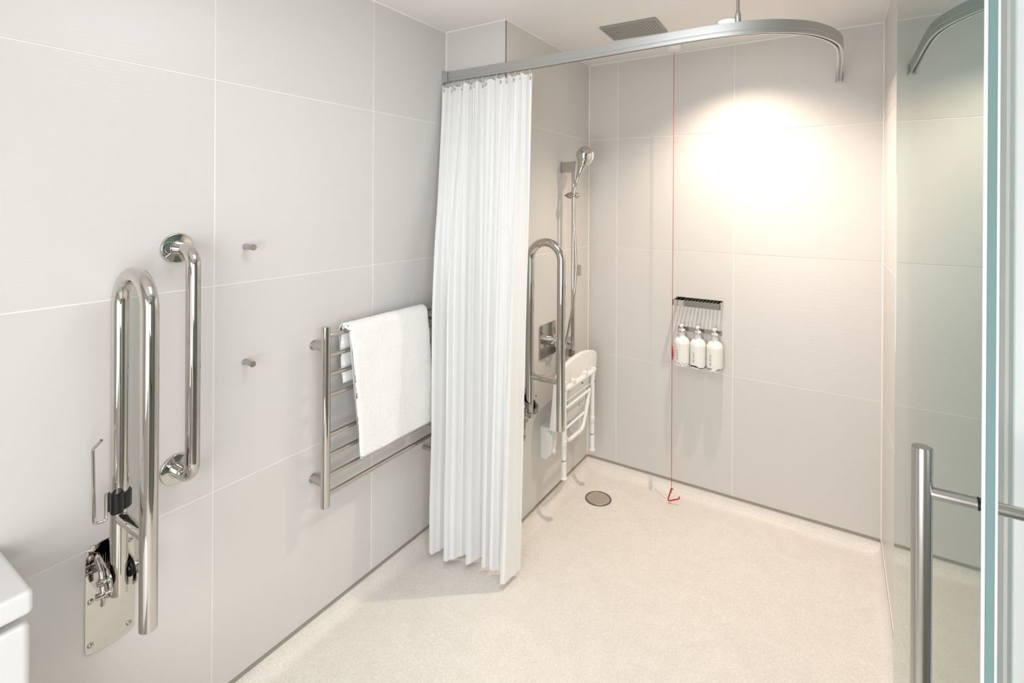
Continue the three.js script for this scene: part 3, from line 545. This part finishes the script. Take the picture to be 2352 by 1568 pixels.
{
  const z = 0.353, t = thing('hand_shower', 'chrome hand shower with flexible hose on the slide bar', 'hand shower', [0, D, z]);
  // handle and head in one continuous curved taper
  const path = new THREE.CatmullRomCurve3([V(0.088, 1.452, 0.025), V(0.092, 1.50, 0.025), V(0.105, 1.56, 0.018), V(0.121, 1.615, 0.008), V(0.130, 1.66, 0.0), V(0.129, 1.70, -0.002), V(0.124, 1.7225, -0.002)]).getSpacedPoints(72);
  const prof = [[0, 0.0085], [0.3, 0.0098], [0.5, 0.0125], [0.6, 0.017], [0.7, 0.028], [0.78, 0.037], [0.85, 0.041], [0.91, 0.038], [0.96, 0.028], [0.985, 0.017], [1, 0.003]];
  const rad = (u) => { let i = 0; while (i < prof.length - 2 && u > prof[i + 1][0]) i++; const [a, p] = prof[i], [c, q] = prof[i + 1], k = (u - a) / (c - a); return p + (q - p) * (k * k * (3 - 2 * k) * 0.5 + k * 0.5); };
  const body = sweep(path, rad, 40); body.deleteAttribute('normal'); body.computeVertexNormals();
  mesh('handset', body, M.chrome, t);
  mesh('spray_face', new THREE.CylinderGeometry(0.033, 0.030, 0.007, 36).rotateX(-Math.PI / 2 - 0.2).rotateY(-0.75).translate(0.150, 1.668, -0.033), M.plastic, t, 'pale spray face');
  const hose = new THREE.CatmullRomCurve3([V(0.088, 1.458, 0.025), V(0.088, 1.36, 0.025), V(0.098, 1.22, 0.022), V(0.1, 1.1, 0.02), V(0.092, 0.98, 0.024), V(0.072, 0.84, 0.03), V(0.052, 0.72, 0.036), V(0.042, 0.62, 0.036), V(0.036, 0.54, 0.005), V(0.036, 0.53, -0.03), V(0.04, 0.6, -0.05), V(0.05, 0.69, -0.062), V(0.045, 0.705, -0.072)]).getSpacedPoints(420);
  mesh('hose', sweep(hose, (u, l) => 0.0062 + 0.0006 * Math.sin(l * 1400), 12), M.chrome, t, 'ribbed steel hose');
  mesh('hose_nut', rod([0.046, 0.705, -0.072], [0.02, 0.705, -0.072], 0.0105, 6), M.chrome, t);
}
{
  const t = thing('hose_outlet', 'small square chrome hose outlet plate behind the hose', 'outlet', [0, 0.69 + D, 0.268]);
  mesh('plate', ontoX(extrude(roundRect(0.078, 0.078, 0.006), 0.008, 0.001)), M.chromeDull, t);
  mesh('spout', rod([0.006, 0.015, 0.005], [0.028, 0.015, 0.005], 0.011, 24), M.chromeDull, t);
}
// thermostatic valve
{
  const t = thing('shower_valve', 'square chrome shower valve with two cross handles', 'shower valve', [0, 0.768 + D, 0.489]);
  mesh('plate', ontoX(extrude(roundRect(0.164, 0.162, 0.006), 0.007, 0.001)), M.chromeDull, t);
  for (const [y, z, sc] of [[0.006, 0.01, 1.0], [-0.02, -0.03, 0.9]]) {
    const h = new THREE.Group(); h.name = 'handle'; h.position.set(0.004, y, z); t.add(h);
    mesh('hub', [rod([0, 0, 0], [0.03, 0, 0], 0.017 * sc, 28), pin([0.028, 0, 0], [0.05, 0, 0], 0.012 * sc, 0.003, 28)], M.chrome, h);
    for (let k = 0; k < 4; k++) { const a = k * Math.PI / 2 + 0.3, c = Math.cos(a), s = Math.sin(a); mesh('spoke', pin([0.042, c * 0.008, s * 0.008], [0.044, c * 0.034 * sc, s * 0.034 * sc], 0.0052, 0.002, 16), M.chrome, h); }
  }
  mesh('lever', sweep(fillet([V(0.03, 0.012, 0.004), V(0.046, 0.03, 0.004), V(0.046, 0.07, 0.004)], 0.01), 0.0048, 14), M.chrome, t);
}

// ------------------------------------------------------------------ folded shower seat
{
  const t = thing('shower_bench', 'white fold-up shower seat with tubular legs, tipped up against the wall', 'shower seat', [0, D, 0.372]);
  const lean = (y) => 0.072 + (y - 0.38) * 0.1;
  // seat panel, rounded outer edge on top, underside to the room: drawn in (z, y)
  const sh = new THREE.Shape(); const w = 0.222;
  sh.moveTo(-w + 0.02, 0.37); sh.lineTo(w - 0.02, 0.37); sh.quadraticCurveTo(w, 0.37, w + 0.002, 0.39); sh.lineTo(w + 0.004, 0.60); sh.quadraticCurveTo(w + 0.002, 0.645, w - 0.045, 0.662); sh.quadraticCurveTo(0, 0.712, -w + 0.045, 0.662); sh.quadraticCurveTo(-w - 0.002, 0.645, -w - 0.004, 0.60); sh.lineTo(-w - 0.002, 0.39); sh.quadraticCurveTo(-w, 0.37, -w + 0.02, 0.37);
  const slantX = (g) => { const p = g.attributes.position; for (let i = 0; i < p.count; i++) p.setX(i, p.getX(i) + lean(p.getY(i))); g.computeVertexNormals(); return toCreasedNormals(g, 0.6); };
  const panel = mesh('seat_panel', slantX(ontoX(extrude(sh, 0.026, 0.004, 40))), M.plastic, t);
  const ribs = []; for (const y of [0.42, 0.49, 0.56]) ribs.push(box(0.026, 0.032, y, y + 0.005, -0.2, 0.2)); for (const zz of [-0.1, 0.0, 0.1]) ribs.push(box(0.026, 0.031, 0.39, 0.63, zz - 0.0025, zz + 0.0025));
  mesh('stiffening_ribs', slantX(join(ribs)), M.plastic, panel);
  const sock = (y, zz) => pin([lean(y) + 0.02, y, zz], [lean(y) + 0.046, y, zz], 0.013, 0.003, 20);
  for (const [y, zz] of [[0.575, -0.06], [0.575, 0.08]]) mesh('leg_socket', sock(y, zz), M.plastic, panel);
  const lx = 0.124;
  for (const [zz, topY] of [[0.172, 0.60], [-0.156, 0.575]]) {
    const leg = mesh('leg', rod([lx, 0.235, zz], [lx, topY, zz], 0.0112, 24), M.plastic, t);
    mesh('leg_sleeve', lathe([[0.0001, 0], [0.0128, 0], [0.0128, 0.03], [0.0115, 0.036], [0.0001, 0.036]], 24).translate(lx, 0.29, zz), M.plastic, leg);
    mesh('ferrule', rod([lx, 0.224, zz], [lx, 0.248, zz], 0.0098, 24), M.aluminium, leg, 'bare metal ferrule');
    mesh('foot', lathe([[0.0001, 0], [0.0165, 0], [0.0172, 0.004], [0.0168, 0.010], [0.0125, 0.015], [0.0118, 0.075], [0.0125, 0.082], [0.0001, 0.082]], 28).translate(lx, 0.143, zz), M.plastic, leg, 'white rubber foot');
  }
  mesh('crossbar', sweep(fillet([V(lx, 0.575, 0.19), V(lx, 0.56, 0.172), V(lx, 0.558, -0.156), V(lx, 0.565, -0.178)], 0.006, 5), 0.0125, 20), M.plastic, t);
  mesh('crossbar', rod([lx - 0.004, 0.466, 0.172], [lx - 0.004, 0.470, -0.135], 0.0068, 16), M.plastic, t);
  mesh('crossbar', rod([lx - 0.008, 0.365, 0.172], [lx - 0.008, 0.37, -0.07], 0.0062, 16), M.plastic, t);
  mesh('brace', sweep(fillet([V(lx - 0.006, 0.475, 0.165), V(lx - 0.006, 0.30, 0.150), V(lx - 0.006, 0.295, -0.05), V(lx - 0.006, 0.40, -0.102), V(lx - 0.006, 0.475, -0.13)], [0.06, 0.06, 0.06], 14), 0.0098, 20), M.plastic, t);
  mesh('hinge_bar', rod([0.055, 0.345, -0.2], [0.055, 0.345, 0.2], 0.0115, 20), M.plastic, t);
  for (const s of [1, -1]) {
    const m2 = new THREE.Shape(); m2.moveTo(0, 0.215); m2.lineTo(0.03, 0.212); m2.lineTo(0.058, 0.245); m2.lineTo(0.066, 0.30); m2.quadraticCurveTo(0.07, 0.365, 0.045, 0.366); m2.lineTo(0, 0.366);
    const mm = mesh('wall_mount', extrude(m2, 0.056, 0.004).translate(0, 0, s > 0 ? 0.128 : -0.19), M.plastic, t);
    mesh('bolt_cap', pin([0.045, 0.248, s > 0 ? 0.15 : -0.165], [0.068, 0.244, s > 0 ? 0.15 : -0.165], 0.0105, 0.003, 18), M.plastic, mm);
  }
  for (const [y, zz] of [[0.528, -0.045], [0.42, -0.03], [0.51, -0.152]]) mesh('rivet', new THREE.SphereGeometry(0.0042, 12, 8).translate(lean(y) + 0.031 + (zz < -0.1 ? 0.024 : 0), y, zz), std({ color: 0x8a8782, roughness: 0.3, metalness: 0.9 }), t, 'grey rivet');
}
// two wall screws
for (const [y, z, l] of [[0.6355 + D, 0.616, 'upper'], [0.5246 + D, 0.5965, 'lower']]) {
  const t = thing('wall_screw', `tiny dark screw in the shower wall below the valve, the ${l} one`, 'screw', [0, y, z], 'pair of dark wall screws');
  mesh('head', new THREE.SphereGeometry(0.0048, 14, 8).scale(0.5, 1, 1).translate(0.0005, 0, 0), std({ color: 0x5a5652, roughness: 0.35, metalness: 0.9 }), t);
}

// ------------------------------------------------------------------ floor drain
{
  const t = thing('floor_drain', 'round brushed steel floor drain cover in the shower floor', 'drain', [0.1865, 0, 0.279]);
  mesh('rim', lathe([[0.058, -0.001], [0.058, 0.0022], [0.066, 0.0024], [0.0668, 0.001], [0.0668, -0.001]], 56), M.cornerTrim, t, 'dark rim');
  mesh('cover', lathe([[0.0001, 0.0042], [0.05, 0.0038], [0.0545, 0.0032], [0.056, 0.0018], [0.056, -0.001]], 56), std({ color: 0xc9bdae, roughness: 0.36, metalness: 0.55 }), t);
}

// ------------------------------------------------------------------ toilet with cistern
{
  const t = thing('toilet', 'white ceramic toilet cistern with lid beside the hinged grab rail', 'toilet', [S, 0, 2.56]);
  const hw = 0.2, dp = 0.232, yl = 0.665 + D;
  mesh('cistern', new RoundedBoxGeometry(dp - 0.004, 0.335, hw * 2 - 0.006, 5, 0.014).translate(dp / 2 - 0.002, yl - 0.031 - 0.1675, 0), M.ceramic, t);
  mesh('lid', new RoundedBoxGeometry(dp, 0.046, hw * 2, 6, 0.011).translate(dp / 2, yl + 0.009, 0), M.ceramic, t);
  mesh('flush_button', lathe([[0.0001, 0.005], [0.02, 0.005], [0.022, 0.003], [0.022, 0]], 32).translate(dp / 2, yl + 0.029, 0), M.chrome, t);
  const pan = new THREE.Shape(); pan.moveTo(0, -0.17); pan.lineTo(0.45, -0.18); pan.absarc(0.5, 0, 0.18, -Math.PI / 2, Math.PI / 2); pan.lineTo(0, 0.17);
  mesh('pan', extrude(pan, 0.365, 0.02).rotateX(-Math.PI / 2), M.ceramic, t);
  const seat = new THREE.Shape(); seat.moveTo(0.23, -0.17); seat.lineTo(0.45, -0.18); seat.absarc(0.5, 0, 0.182, -Math.PI / 2, Math.PI / 2); seat.lineTo(0.23, 0.17);
  mesh('seat_cover', extrude(seat, 0.03, 0.008).rotateX(-Math.PI / 2).translate(0, 0.366, 0), M.plastic, t);
}

renderer.render(scene, camera);
